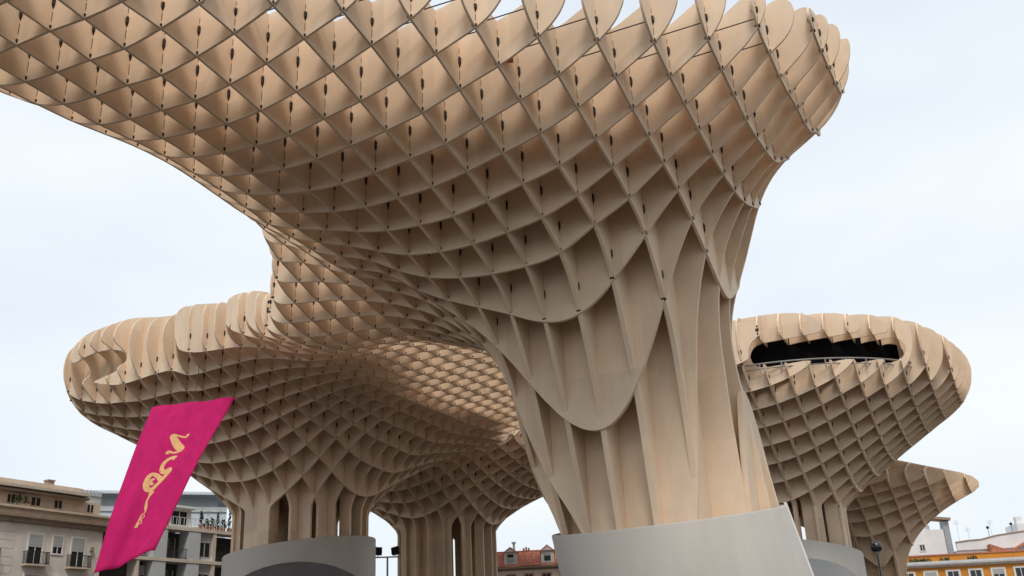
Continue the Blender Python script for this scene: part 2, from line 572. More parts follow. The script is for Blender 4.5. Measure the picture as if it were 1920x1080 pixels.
_m = np.array([-14.5 + 6.7, 66.4 - 89.7])
_m = _m / np.linalg.norm(_m)


def own_far(x, y):          # < 0 on the far parasol's side
    return (x + 12.0) * _m[0] + (y - 96.0) * _m[1]


def field_near(x, y, z):
    return np.maximum(joined(x, y, z), own_near(x, y)[:, None])


def field_mid(x, y, z):
    return np.maximum(np.maximum(joined(x, y, z), (0.004 - own_near(x, y))[:, None]), (0.004 - own_far(x, y))[:, None])


def field_far(x, y, z):
    return np.maximum(np.maximum(joined(x, y, z), (0.004 - own_near(x, y))[:, None]), own_far(x, y)[:, None])


# ---- marching squares: field on a grid -> closed loops
SEG = {1: [(3, 0)], 2: [(0, 1)], 3: [(3, 1)], 4: [(1, 2)], 5: [(3, 0), (1, 2)], 6: [(0, 2)], 7: [(3, 2)], 8: [(2, 3)], 9: [(2, 0)],
       10: [(0, 1), (2, 3)], 11: [(2, 1)], 12: [(1, 3)], 13: [(1, 0)], 14: [(0, 3)]}


def contours(F, s, z):
    ns, nz = F.shape
    ins = F < 0
    code = ins[:-1, :-1] * 1 + ins[1:, :-1] * 2 + ins[1:, 1:] * 4 + ins[:-1, 1:] * 8
    ii, jj = np.nonzero((code > 0) & (code < 15))
    nxt = {}
    pos = {}

    def edge(i, j, e):
        if e == 0:
            key = (i, j, 0)
        elif e == 1:
            key = (i + 1, j, 1)
        elif e == 2:
            key = (i, j + 1, 0)
        else:
            key = (i, j, 1)
        if key not in pos:
            a, b, d = key
            f0 = F[a, b]
            f1 = F[a + 1, b] if d == 0 else F[a, b + 1]
            t = min(max(f0 / (f0 - f1), 0.002), 0.998)
            if d == 0:
                pos[key] = (s[a] + t * (s[a + 1] - s[a]), z[b])
            else:
                pos[key] = (s[a], z[b] + t * (z[b + 1] - z[b]))
        return key
    for i, j in zip(ii.tolist(), jj.tolist()):
        for e0, e1 in SEG[int(code[i, j])]:
            nxt[edge(i, j, e0)] = edge(i, j, e1)
    loops = []
    while nxt:
        k0 = next(iter(nxt))
        lp = []
        k = k0
        while k in nxt:
            lp.append(pos[k])
            k = nxt.pop(k)
        if len(lp) > 3:
            loops.append(lp)
    return loops


def simplify(lp, tol):
    p = np.array(lp)
    n = len(p)
    if n < 6:
        return p
    i0 = 0
    i1 = int(np.argmax(((p - p[0]) ** 2).sum(1)))
    keep = np.zeros(n + 1, bool)
    q = np.vstack([p, p[:1]])
    keep[[i0, i1, n]] = True
    st = [(i0, i1), (i1, n)]
    while st:
        a, b = st.pop()
        if b - a < 2:
            continue
        d = q[b] - q[a]
        L = math.hypot(*d) + 1e-12
        w = q[a + 1:b] - q[a]
        h = np.abs(d[0] * w[:, 1] - d[1] * w[:, 0]) / L
        m = int(np.argmax(h))
        if h[m] > tol or L < 1e-6:
            keep[a + 1 + m] = True
            st += [(a, a + 1 + m), (a + 1 + m, b)]
    return q[:-1][keep[:-1]]


def area(p):
    x, y = p[:, 0], p[:, 1]
    return 0.5 * float(np.sum(x * np.roll(y, -1) - np.roll(x, -1) * y))


def inside_poly(pt, p):
    c = False
    for i in range(len(p)):
        a, b = p[i], p[i - 1]
        if (a[1] > pt[1]) != (b[1] > pt[1]) and pt[0] < (b[0] - a[0]) * (pt[1] - a[1]) / (b[1] - a[1]) + a[0]:
            c = not c
    return c


def plate_mesh(loops, base, along, across, th, name, m):
    """loops in (s, z); plate of thickness th(z) about the plane through base along `along`"""
    loops = [l for l in loops if abs(area(l)) > 0.25]
    if not loops:
        return []
    big = max(loops, key=lambda l: abs(area(l)))
    sg = 1 if area(big) > 0 else -1
    outers = [l for l in loops if area(l) * sg > 0]
    holes = [l for l in loops if area(l) * sg < 0]
    out = []
    for o in outers:
        V, Fc = [], []
        grp = [o] + [h for h in holes if inside_poly(h[0], o)]
        tri = tessellate_polygon([[Vector((a, b, 0)) for a, b in l] for l in grp])
        allp = np.vstack(grp)
        hw = th(allp[:, 1])[:, None] * 0.5
        ctr = base[None, :] + allp[:, :1] * along[None, :]
        fr = np.c_[ctr + across * hw, allp[:, 1]]
        bk = np.c_[ctr - across * hw, allp[:, 1]]
        o0 = len(V)
        n = len(allp)
        V += fr.tolist() + bk.tolist()
        for t in tri:
            if len(set(t)) < 3:
                continue
            a, b, c = t
            # keep the winding of both sides consistent
            ar = (allp[b, 0] - allp[a, 0]) * (allp[c, 1] - allp[a, 1]) - (allp[b, 1] - allp[a, 1]) * (allp[c, 0] - allp[a, 0])
            if ar < 0:
                b, c = c, b
            fl = (across[0] * along[1] - across[1] * along[0]) < 0
            if fl:
                Fc.append((o0 + a, o0 + c, o0 + b)); Fc.append((o0 + n + a, o0 + n + b, o0 + n + c))
            else:
                Fc.append((o0 + a, o0 + b, o0 + c)); Fc.append((o0 + n + a, o0 + n + c, o0 + n + b))
        st = o0
        for l in grp:
            L = len(l)
            for i in range(L):
                j = (i + 1) % L
                Fc.append((st + i, st + j, st + n + j, st + n + i))
            st += L
        me = bpy.data.meshes.new(name)
        me.from_pydata(V, [], Fc)
        me.materials.append(MATS[m])
        me.validate()
        me.update()
        out.append(me)
    return out


def build_lattice(parent, field, centre, ext, zr, step, tol, th, m):
    """all plates of one parasol as parts; returns the underside height at each crossing"""
    k0, n0 = to_lat(np.array([centre[0]]), np.array([centre[1]]))
    k0, n0 = int(round(k0[0])), int(round(n0[0]))
    e = int(ext / CELL) + 1
    zz = np.arange(zr[0], zr[1] + step, step)
    under = {}
    inv = (Matrix.Translation(parent.location) @ Matrix.Diagonal((*parent.scale, 1))).inverted()
    for fam in (0, 1):
        for idx in range((k0 if fam == 0 else n0) - e, (k0 if fam == 0 else n0) + e + 1):
            mid = n0 if fam == 0 else k0
            s = np.arange((mid - e) * CELL, (mid + e) * CELL + step, step)
            if fam == 0:
                base, al, ac = ORG + idx * CELL * BV, AV, BV
            else:
                base, al, ac = ORG + idx * CELL * AV, BV, AV
            x = base[0] + s * al[0]
            y = base[1] + s * al[1]
            zsh = zz if fam == 0 else zz - 0.006
            F = field(x, y, zsh)
            if not (F < 0).any():
                continue
            F[0, :] = np.maximum(F[0, :], 0.05); F[-1, :] = np.maximum(F[-1, :], 0.05)
            F[:, 0] = np.maximum(F[:, 0], 0.05); F[:, -1] = np.maximum(F[:, -1], 0.05)
            if fam == 0:
                for nn in range(mid - e, mid + e + 1):
                    i = int(round((nn * CELL - s[0]) / step))
                    if 0 <= i < len(s):
                        neg = np.nonzero(F[i] < 0)[0]
                        if len(neg) > 1 and neg[0] > 0:
                            j = neg[0]
                            t = F[i, j - 1] / (F[i, j - 1] - F[i, j])
                            run = np.nonzero(np.diff(neg) > 1)[0]
                            under[(idx, nn)] = (zz[j - 1] + t * step, zz[neg[run[0]] if len(run) else neg[-1]])
            loops = [simplify(l, tol) for l in contours(F, s, zz)]
            for me in plate_mesh([l for l in loops if len(l) > 3], base, al, ac, th, 'timber_plate', m):
                link('timber_plate', me, parent).matrix_parent_inverse = inv
    return under


def base_shell(name, parent, cx, cy, ztop, R, shear, m, nseg=72, wall=0.22, zlow=0.0):
    """tapering grey drum with a tilted, lipped top; coordinates relative to the parent's spot"""
    levels = [zlow, 2, 4, 5.5, None]
    vs, fs = [], []
    rows = []

    def pt(a, z, rr):
        px, py = cx + shear[0] * (z - 8.0), cy + shear[1] * (z - 8.0)
        return (px + rr * math.cos(a), py + rr * math.sin(a), z)
    prof = []
    for j in range(nseg):
        a = 2 * math.pi * j / nseg
        zt = ztop(a)
        col = [(pt(a, z, R(z))) for z in (zlow, zlow + (zt - zlow) * 0.33, zlow + (zt - zlow) * 0.66, zt - 0.06)]
        col += [pt(a, zt - 0.015, R(zt) - 0.02), pt(a, zt, R(zt) - 0.06), pt(a, zt, R(zt) - wall + 0.05), pt(a, zt - 0.03, R(zt) - wall), pt(a, zt - 1.6, R(zt) - wall)]
        prof.append(col)
    nr = len(prof[0])
    for c in prof:
        vs += c
    for j in range(nseg):
        k = (j + 1) % nseg
        for i in range(nr - 1):
            fs.append((j * nr + i, k * nr + i, k * nr + i + 1, j * nr + i + 1))
    b = MB().add(vs, fs).build(name, m, parent, smooth=True)
    return b


def connector_mesh(sc, m):
    """steel node: bottom fitting, thin rod and a lozenge-shaped hub further up"""
    b = MB()

    def loz(z0, z1, w):
        zm0, zm1 = z0 + (z1 - z0) * 0.3, z0 + (z1 - z0) * 0.75
        prof = [(z0, w * 0.55), (zm0, w), (zm1, w), (z1, w * 0.5)]
        vs, fs = [], []
        for zz_, ww in prof:
            for sx, sy in ((-1, -1), (1, -1), (1, 1), (-1, 1)):
                p = BV * sx * ww + AV * sy * ww
                vs.append((p[0], p[1], zz_))
        for i in range(3):
            for q in range(4):
                fs.append((i * 4 + q, i * 4 + (q + 1) % 4, i * 4 + 4 + (q + 1) % 4, i * 4 + 4 + q))
        fs += [(3, 2, 1, 0), (12, 13, 14, 15)]
        b.add(vs, fs)
    loz(0.05, 0.22, 0.09 * sc)
    loz(0.22, 0.9, 0.057 * sc)
    loz(0.9, 1.38, 0.118 * sc)
    loz(1.38, 1.8, 0.055 * sc)
    return b.mesh('steel_connector', m)


def connectors_stuff(parent, under, sc, m, skip=lambda z: False):
    b = MB()
    src = connector_mesh(sc, m)
    pv = np.array([v.co for v in src.vertices])
    pf = [tuple(p.vertices) for p in src.polygons]
    for (k, n), (zb, ztp) in under.items():
        if ztp - zb < 1.2 or skip(zb):
            continue
        p = ORG + BV * k * CELL + AV * n * CELL
        q = pv * np.array([1, 1, min(0.9, (ztp - zb - 0.1) / 2.0)]) + np.array([p[0], p[1], zb])
        b.add(q.tolist(), pf)
    o = b.build('steel_connectors', m, parent)
    o.matrix_parent_inverse = (Matrix.Translation(parent.location) @ Matrix.Diagonal((*parent.scale, 1))).inverted()
    o['kind'] = 'stuff'
    return o


def thick(lo, hi, z0, z1):
    return lambda z: hi + (lo - hi) * np.clip((z - z0) / (z1 - z0), 0, 1)


# ---- near parasol
near = thing('timber_parasol', 'huge nearest timber lattice parasol with fluted trunk on a grey drum, canopy filling the top', 'parasol', (6.0, 43.0, 0), group='joined timber lattice parasols')
u = build_lattice(near, field_near, (0.5, 36), 31, (4.0, 26.4), 0.15, 0.008, lambda z: np.interp(z, [9, 14, 17, 20], [0.24, 0.2, 0.13, 0.085]), 'timber')
cm = connector_mesh(1.0, 'steel_brown')
cand = []
for (k, n), (zb, ztp) in u.items():
    if ztp - zb < 1.0 or zb < 14.2:
        continue
    p = ORG + BV * k * CELL + AV * n * CELL
    cand.append((math.hypot(p[0], p[1]), k, n, p, zb, ztp))
cand.sort(key=lambda c: c[0])
far_nodes = {}
for i, (d, k, n, p, zb, ztp) in enumerate(cand):
    if i < 290:
        o = link('steel_connector', cm, near, (p[0] - 6.0, p[1] - 43.0, zb))
        o.scale.z = min(1.0, (ztp - zb - 0.1) / 2.0)
    else:
        far_nodes[(k, n)] = u[(k, n)]
if far_nodes:
    connectors_stuff(near, far_nodes, 1.0, 'steel_brown')
base_shell('grey_base', near, 0, 0, lambda a: 7.72 + 0.085 * 4.8 * math.cos(a) + 0.16 * 4.8 * math.sin(a), lambda z: 4.95 + 0.03 * (8 - z), (-0.2, 0), 'base_grey')

# ---- middle parasol
midp = thing('timber_parasol', 'timber lattice parasol behind the pink banner, thick rounded rim with an open pocket', 'parasol', spot(-14.5, 66.4), group='joined timber lattice parasols')
midp.scale = (SF, SF, SF)
u = build_lattice(midp, field_mid, (-14, 77), 30, (7.5, 30.8), 0.22, 0.012, thick(0.1, 0.22, 14, 20), 'timber')
connectors_stuff(midp, u, 1.0, 'steel_brown', skip=lambda z: z < 18)
mb_ = base_shell('grey_base', midp, 0, 0, lambda a: 10.3 + 0.10 * 4.8 * math.cos(a) + 0.03 * 4.8 * math.sin(a), lambda z: 4.85, (0, 0), 'base_grey')

# ---- far parasol
farp = thing('timber_parasol', 'distant timber lattice parasol in the middle, seen under the canopy left of the near trunk', 'parasol', spot(-6.7, 89.7), group='joined timber lattice parasols')
farp.scale = (SF, SF, SF)
u = build_lattice(farp, field_far, (-6, 100), 33, (7.5, 30.8), 0.25, 0.014, thick(0.12, 0.22, 14, 20), 'timber_far')
connectors_stuff(farp, u, 1.2, 'steel_brown', skip=lambda z: z < 19)
base_shell('grey_base', farp, 0, 0, lambda a: 9.9 + 0.03 * 4.8 * math.cos(a), lambda z: 4.95, (0, 0), 'base_grey')

# ---- right-hand parasol with the slot
rightp = thing('timber_parasol', 'timber lattice parasol on the right with a long dark window slot in its rim', 'parasol', spot(17.4, 66.0, SR))
rightp.scale = (SR, SR, SR)
u = build_lattice(rightp, right_s, (22.6, 85.8), 20, (7.5, 28.5), 0.19, 0.01, thick(0.1, 0.22, 13, 18), 'timber')
connectors_stuff(rightp, u, 1.0, 'steel_brown', skip=lambda z: z < 15.5)
base_shell('grey_base', rightp, 0, 0, lambda a: 8.8 - 0.16 * 3.9 * math.cos(a) - 0.02 * math.sin(a), lambda z: 3.95, (0, 0), 'base_grey')
# dark glazed gallery in the slot
gal, rail = MB(), MB()
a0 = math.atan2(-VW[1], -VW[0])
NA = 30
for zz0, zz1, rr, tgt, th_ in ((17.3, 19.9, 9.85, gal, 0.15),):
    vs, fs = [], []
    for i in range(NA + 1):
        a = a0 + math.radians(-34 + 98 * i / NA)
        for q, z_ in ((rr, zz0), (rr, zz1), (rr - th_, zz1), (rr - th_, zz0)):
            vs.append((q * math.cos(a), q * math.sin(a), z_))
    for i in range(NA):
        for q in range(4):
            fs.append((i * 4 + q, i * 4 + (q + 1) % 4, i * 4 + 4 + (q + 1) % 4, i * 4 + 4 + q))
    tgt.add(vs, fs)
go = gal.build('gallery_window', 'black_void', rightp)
rp = [(11.0 * math.cos(a0 + math.radians(-16 + 64 * i / NA)), 11.0 * math.sin(a0 + math.radians(-16 + 64 * i / NA)), 18.05) for i in range(NA + 1)]
rail.tube(rp, 0.05, 5)
rail.tube([(x, y, z - 0.3) for x, y, z in rp], 0.03, 4)
for x, y, z in rp[::3]:
    rail.box(x - 0.03, x + 0.03, y - 0.03, y + 0.03, 17.5, z)
rail.build('gallery_rail', 'rail_steel', rightp)

# ---- far right parasol
edgep = thing('timber_parasol', 'small distant timber parasol at far right, its rim drawn out to a point', 'parasol', (34.2, 99.0, 0))
u = build_lattice(edgep, f_edge, (34.2, 99), 17, (3.0, 22.0), 0.22, 0.014, thick(0.12, 0.2, 11, 15), 'timber_far')

# ------------------------------------------------------------------ details of the parasols
# pale end strip on the near drum
es = MB()
vs = []
for z, zt in ((0.0, 0), (2.6, 0), (5.2, 0), (8.02, 1)):
    cx_ = -0.2 * (z - 8.0)
    R_ = 4.95 + 0.03 * (8 - z)
    for rr, ad in ((R_ - 0.05, -15.5), (R_ + 0.07, -15.0), (R_ + 0.07, -11.4), (R_ - 0.05, -11.0)):
        a = math.radians(ad)
        vs.append((cx_ + rr * math.cos(a), rr * math.sin(a), z))
es.add(vs, [(i * 4 + q, i * 4 + (q + 1) % 4, i * 4 + 4 + (q + 1) % 4, i * 4 + 4 + q) for i in range(3) for q in range(4)] + [(12, 13, 14, 15)])
es.build('edge_strip', 'white_trim', near)

# thin steel ties across the open cells along the near rim
for k in range(1, 10):
    for dn, up_ in ((1, 1.0), (2, 1.2)):
        n = k + dn
        q0 = ORG + BV * (k + 0.05) * CELL + AV * (n - 0.55) * CELL
        q1 = ORG + BV * (k + 0.97) * CELL + AV * (n - 0.2) * CELL
        b_ = underside(np.array([float(k)]), np.array([float(n) - 0.5]))[0]
        MB().tube([(q0[0] - 6.0, q0[1] - 43.0, b_ + up_), (q1[0] - 6.0, q1[1] - 43.0, b_ + up_ + 0.35)], 0.022, 5).build('steel_tie', 'steel_brown', near)

# small orange case fixed in one cell of the near canopy
q = ORG + BV * 5.12 * CELL + AV * 6.2 * CELL
MB().box(q[0] - 6.0, q[0] - 5.78, q[1] - 43.0, q[1] - 42.78, 21.1, 21.5).build('junction_box', 'orange_case', near)


def vault(parent, ang, rad, width, zs, ztop, depth, m, glass=None):
    """vaulted porch pushed out of a drum, opening towards the square"""
    n = 20
    arch = [(-width / 2 * math.cos(math.pi * i / n), zs + (ztop - zs) * math.sin(math.pi * i / n)) for i in range(n + 1)]
    prof = [(-width / 2, 0.0)] + arch + [(width / 2, 0.0)]
    o = MB().prism_y(prof, -rad - depth, -rad + 2.5).build('entrance_vault', m, parent)
    o.rotation_euler = (0, 0, ang + math.pi / 2)
    if glass:
        w = width * 0.30
        sc = [(x * 0.55 + width * 0.16, zs - 2.2 + (z - zs) * 0.55) for x, z in arch]
        gl = MB().prism_y([(sc[0][0], 0.5)] + sc + [(sc[-1][0], 0.5)], -rad - depth - 0.06, -rad - depth + 0.1).build('entrance_glass', glass, o)
    return o


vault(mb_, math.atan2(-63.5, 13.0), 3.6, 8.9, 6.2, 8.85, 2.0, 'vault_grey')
rb_ = [o for o in rightp.children if o.name.startswith('grey_base')][0]
vault(rb_, math.atan2(-64.0, -14.6), 2.9, 6.9, 5.4, 7.75, 1.6, 'vault_light', 'window_dark')

# ------------------------------------------------------------------ pink banner under the middle parasol
TL, TR, BL, BR = [np.array(p) * 1.17 - np.array([0, 0, 1.6 * 0.17]) for p in ((-19.9, 52.9, 16.45), (-15.5, 53.3, 16.95), (-20.25, 48.4, 7.25), (-17.6, 48.9, 8.2))]
NRM = np.cross(TR - TL, BL - TL)
NRM = NRM / np.linalg.norm(NRM)
if NRM[1] > 0:
    NRM = -NRM


def ban(u, v, off=0.0):
    p = (TL * (1 - u) + TR * u) * (1 - v) + (BL * (1 - u) + BR * u) * v
    w = 0.16 * math.sin(u * 7.0 + v * 2.0) * (0.25 + 0.75 * v) + 0.30 * math.sin(v * 3.1) + 0.05 * math.sin(u * 17 + v * 5)
    w += 0.07 * math.sin(v * 11 + u * 3) * v
    return p + NRM * (w + off)


banner = thing('banner', 'tall pink banner with gold lettering hanging from the rim of the parasol', 'banner', tuple(TL))
NU, NV = 24, 40
cl = MB()
for side in (0.0, -0.02):
    cl.v += [tuple(ban(i / NU, j / NV, side) - TL) for j in range(NV + 1) for i in range(NU + 1)]
W = NU + 1
o2 = W * (NV + 1)
for j in range(NV):
    for i in range(NU):
        a = j * W + i
        cl.f.append((a, a + 1, a + W + 1, a + W))
        cl.f.append((o2 + a, o2 + a + W, o2 + a + W + 1, o2 + a + 1))
for i in range(NU):
    cl.f.append((i, o2 + i, o2 + i + 1, i + 1))
    a = NV * W + i
    cl.f.append((a, a + 1, o2 + a + 1, o2 + a))
for j in range(NV):
    a = j * W
    cl.f.append((a, a + W, o2 + a + W, o2 + a))
    a = j * W + NU
    cl.f.append((a, o2 + a, o2 + a + W, a + W))
cl.build('cloth', 'banner_pink', banner, smooth=True)
STROKES = [([(.619, .241), (.617, .262), (.528, .25), (.446, .24), (.444, .253), (.534, .307), (.626, .35), (.602, .361), (.525, .36), (.462, .35), (.457, .368)],
            [.6, .5, .45, .6, 1.2, 1.6, 1.5, .7, .5, .6, .7]),
           ([(.608, .406), (.543, .395), (.488, .412), (.464, .439), (.48, .477)], [1.2, .9, .8, .8, .9]),
           ([(.48, .477), (.542, .487), (.579, .48), (.601, .496), (.573, .519), (.541, .545)], [.9, 1.3, 1.2, 1.3, 1.2, 1.1]),
           ([(.541, .545), (.463, .509), (.378, .494), (.341, .516), (.348, .555), (.39, .585), (.451, .588), (.501, .564), (.541, .545)], [1, 1, .9, 1, 1.2, 1.2, 1.1, 1, 1]),
           ([(.435, .525), (.398, .531), (.413, .555), (.446, .552)], [.6, .8, .8, .6]),
           ([(.478, .6), (.456, .623)], [1.2, 1.0]),
           ([(.456, .623), (.448, .66), (.47, .693)], [.5, .5, .9]),
           ([(.47, .693), (.487, .72), (.449, .734), (.433, .763), (.424, .798)], [.7, .3, .35, .4, .9]),
           ([(.489, .735), (.499, .751), (.462, .754), (.488, .778), (.437, .781)], [.3, .3, .3, .3, .3])]
for pts, ws in STROKES:
    lt = MB()
    pp, wv = [], []
    for i in range(len(pts) - 1):
        p0, p1 = pts[max(i - 1, 0)], pts[i]
        p2, p3 = pts[i + 1], pts[min(i + 2, len(pts) - 1)]
        for q in range(6):
            t = q / 6
            pp.append(tuple(0.5 * (2 * p1[c] + (p2[c] - p0[c]) * t + (2 * p0[c] - 5 * p1[c] + 4 * p2[c] - p3[c]) * t * t + (3 * p1[c] - p0[c] - 3 * p2[c] + p3[c]) * t ** 3) for c in (0, 1)))
            wv.append(ws[i] * (1 - t) + ws[i + 1] * t)
    pp.append(pts[-1]); wv.append(ws[-1])
    vs = []
    for i, (u_, v_) in enumerate(pp):
        a, b = pp[max(i - 1, 0)], pp[min(i + 1, len(pp) - 1)]
        du, dv = (b[0] - a[0]) * 4.2, (b[1] - a[1]) * 11.7
        L = math.hypot(du, dv) + 1e-9
        ox, oy = -dv / L, du / L
        h = (0.135 if len(pts) > 4 and max(ws) > 0.75 else 0.11) * wv[i]
        for sg in (-1, 1):
            vs.append(tuple(ban(u_ + sg * ox * h / 4.2, v_ + sg * oy * h / 11.7, 0.012) - TL))
    lt.add(vs, [(2 * i, 2 * i + 1, 2 * i + 3, 2 * i + 2) for i in range(len(pp) - 1)])
    lt.build('lettering', 'gold_print', banner)
for (u_, q) in ((0.02, (-20.0, 53.6, 18.6)), (0.5, (-17.8, 53.9, 18.8)), (0.98, (-15.4, 54.0, 19.0))):
    MB().tube([tuple(ban(u_, 0.0) - TL), tuple(np.array(q) * 1.17 - TL)], 0.02, 5).build('cord', 'iron', banner)
gp = np.array((-21.4, 46.5, 0.0))
MB().tube([tuple(ban(0.0, 1.0) - TL), tuple(gp - TL)], 0.015, 5).build('cord', 'iron', banner)

# ------------------------------------------------------------------ buildings
def window(parent, x0, x1, z0, z1, y, frame='white_trim', shutter=0.0, depth=0.22, fw_=0.12, pane='window_dark', bars=1, surround=True):
    """opening set into a facade that faces -y; window > frame, pane, shutter"""
    w = MB()
    if surround:
        for bx in ((x0 - fw_, x0, z0 - fw_, z1 + fw_), (x1, x1 + fw_, z0 - fw_, z1 + fw_), (x0, x1, z1, z1 + fw_), (x0, x1, z0 - fw_, z0)):
            w.box(bx[0], bx[1], y - 0.07, y + 0.02, bx[2], bx[3])
    else:
        w.box(x0 - 0.03, x1 + 0.03, y - 0.03, y + 0.02, z0 - 0.06, z0)
    wo = w.build('window', frame, parent)
    MB().box(x0, x1, y - 0.012, y + 0.05, z0, z1).build('pane', pane, wo)
    zc = z1 - (z1 - z0) * shutter
    if shutter > 0:
        sh = MB()
        nsl = max(3, int((z1 - zc) / 0.16))
        for i in range(nsl):
            a = zc + (z1 - zc) * i / nsl
            b = zc + (z1 - zc) * (i + 1) / nsl
            sh.box(x0 + 0.02, x1 - 0.02, y - 0.05 - 0.012 * (i % 2), y - 0.014, a, b - 0.012)
        sh.build('shutter', 'shutter', wo)
    if zc - z0 > 0.25:
        fr = MB()
        for i in range(bars + 2):
            xx = x0 + (x1 - x0) * i / (bars + 1)
            fr.box(xx - 0.035, xx + 0.035, y - 0.035, y - 0.013, z0, zc)
        fr.build('sash', frame, wo)
    return wo


def balcony(parent, x0, x1, z, y, proj=0.7, h=1.05):
    b = MB().box(x0, x1, y - proj, y + 0.0, z - 0.14, z).build('balcony', 'stone_trim', parent)
    r = MB()
    r.box(x0, x1, y - proj + 0.02, y - proj + 0.06, z + h - 0.05, z + h)
    r.box(x0, x1, y - proj + 0.02, y - proj + 0.06, z + 0.06, z + 0.1)
    for xx in (x0 + 0.02, x1 - 0.06):
        r.box(xx, xx + 0.04, y - proj + 0.06, y, z + h - 0.05, z + h)
    nb = int((x1 - x0) / 0.13)
    for i in range(nb + 1):
        xx = x0 + 0.02 + (x1 - x0 - 0.05) * i / nb
        r.box(xx, xx + 0.025, y - proj + 0.03, y - proj + 0.055, z, z + h)
    for sx in (x0 + 0.02, x1 - 0.045):
        for i in range(5):
            yy = y - proj + 0.1 + (proj - 0.1) * i / 5
            r.box(sx, sx + 0.025, yy, yy + 0.025, z, z + h)
    r.build('railing', 'iron', b)
    return b


# cream building on the left, its front running away to the right
b1 = thing('apartment_building', 'weathered cream building at far left with heavy cornices and small iron balconies', 'building', (-38.3, 92.4, 0), math.radians(58))
X0 = -17.0
MB().box(X0, 0.1, 0, 12, 0, 16.05).build('wall', 'stucco_cream', b1)
MB().prism([(0.0, 16.05), (-0.25, 16.1), (-0.3, 16.35), (-0.6, 16.5), (-0.62, 16.72), (0.0, 16.74)], X0, 0.35).build('cornice', 'stone_dark', b1)
MB().prism([(0.0, 16.745), (-0.45, 16.75), (-0.45, 17.05), (-0.7, 17.2), (-0.7, 17.38), (0.0, 17.4)], X0, 0.3).build('cornice', 'stone_trim', b1)
MB().box(X0, -0.2, 0.35, 11.5, 17.4, 18.6).build('attic_wall', 'stone_trim', b1)
MB().prism([(0.35, 18.6), (-0.35, 18.62), (-0.4, 18.8), (0.35, 18.9)], X0, -1.9).build('cornice', 'stone_dark', b1)
MB().prism([(0.35, 18.9), (-0.6, 18.92), (-0.62, 19.15), (0.35, 19.2)], X0, -2.0).build('cornice', 'slab_cream', b1)
MB().box(X0, -2.1, 0.5, 11, 19.2, 19.75).build('parapet', 'stone_trim', b1)
ch = MB().box(-5.35, -4.75, 0.9, 1.5, 19.75, 20.15)
ch.box(-5.42, -4.68, 0.83, 1.57, 20.15, 20.24).build('chimney', 'stone_dark', b1)
for x0, x1, z0, z1 in ((-9.3, -8.6, 17.72, 18.4), (-7.1, -6.2, 17.72, 18.4), (-4.9, -4.1, 17.72, 18.4), (-1.6, -0.9, 17.7, 18.4)):
    window(b1, x0, x1, z0, z1, 0.35, 'stone_trim', 0, surround=False)
hedge = MB()
for i in range(60):
    px, pz = random.uniform(-8.95, -7.6), random.uniform(17.45, 18.35)
    q = Vector((px, random.uniform(-0.4, 0.1), pz))
    d = Vector((random.uniform(-1, 1), random.uniform(-1, 1), random.uniform(-1, 1))).normalized() * 0.16
    e_ = d.cross(Vector((random.uniform(-1, 1), 0.3, 1))).normalized() * 0.1
    hedge.add([q - d, q + e_, q + d, q - e_], [(0, 1, 2, 3)])
hb = MB().box(-8.9, -7.6, -0.4, 0.1, 17.4, 17.62).build('flower_trough', 'stone_dark', None)
hb.parent = b1
hedge.build('hanging_plant', 'foliage', b1)
for fl in (0, 1, 2, 3):
    zf = 12.75 - fl * 3.35
    for j, (x0, x1, zb, zt, sh) in enumerate(((-11.5, -10.2, 0, 2.5, .5), (-7.03, -5.75, 0, 2.5, 0.42), (-4.75, -3.85, 1.05, 2.5, 0.62), (-2.92, -1.66, 0, 2.5, 0.46), (-15.6, -14.4, 0, 2.5, .3))):
        window(b1, x0, x1, zf + zb, zf + zt, 0.0, 'white_trim', sh, bars=1, fw_=0.13)
        if zb == 0:
            balcony(b1, x0 - 0.42, x1 + 0.42, zf - 0.03, 0.0)
for i in range(22):            # shallow courses in the render, left of the windows
    z = 1.0 + i * 0.68
    MB().box(X0, -8.35, -0.035, 0.0, z, z + 0.62).build('course', 'stucco_cream', b1)
al = MB()
al.box(-1.1, -0.85, -0.28, 0.0, 14.25, 14.6)
al.box(-1.05, -0.9, -0.33, -0.28, 14.3, 14.5).build('alarm_box', 'stone_dark', b1)
sr = MB().box(-2.05, 0.1, 0.8, 6, 18.6, 19.3)
for i in range(6):
    sr.box(-2.0 + i * 0.36, -1.75 + i * 0.36, 0.7, 0.8, 19.3, 19.75)
sr.build('roof_plant', 'grey_panel', b1)

# balconied grey block further along
b2 = thing('apartment_building', 'grey apartment block with deep dark loggias and a planted roof terrace beside the trunk base', 'building', (-30.7, 103.5, 0), math.radians(54))
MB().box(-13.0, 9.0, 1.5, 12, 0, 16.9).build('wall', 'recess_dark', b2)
for z in (3.4, 6.95, 10.45, 13.95, 17.0):
    MB().box(-13.0, 9.05, -0.12, 1.5, z - 0.02, z + 0.3).build('floor_slab', 'slab_cream', b2)
for x0, x1, m_ in ((-7.75, -6.3, 'grey_panel'), (-3.9, -2.5, 'grey_panel'), (-0.95, -0.6, 'slab_cream'), (-9.4, -9.15, 'slab_cream'), (2.6, 4.0, 'grey_panel'), (7.4, 9.0, 'grey_panel')):
    for z in (0.0, 3.7, 7.25, 10.75, 14.25):
        MB().box(x0, x1, -0.06, 1.5, z, z + (3.38 if z == 0 else 2.74 if z == 14.25 else 3.18)).build('pier', m_, b2)
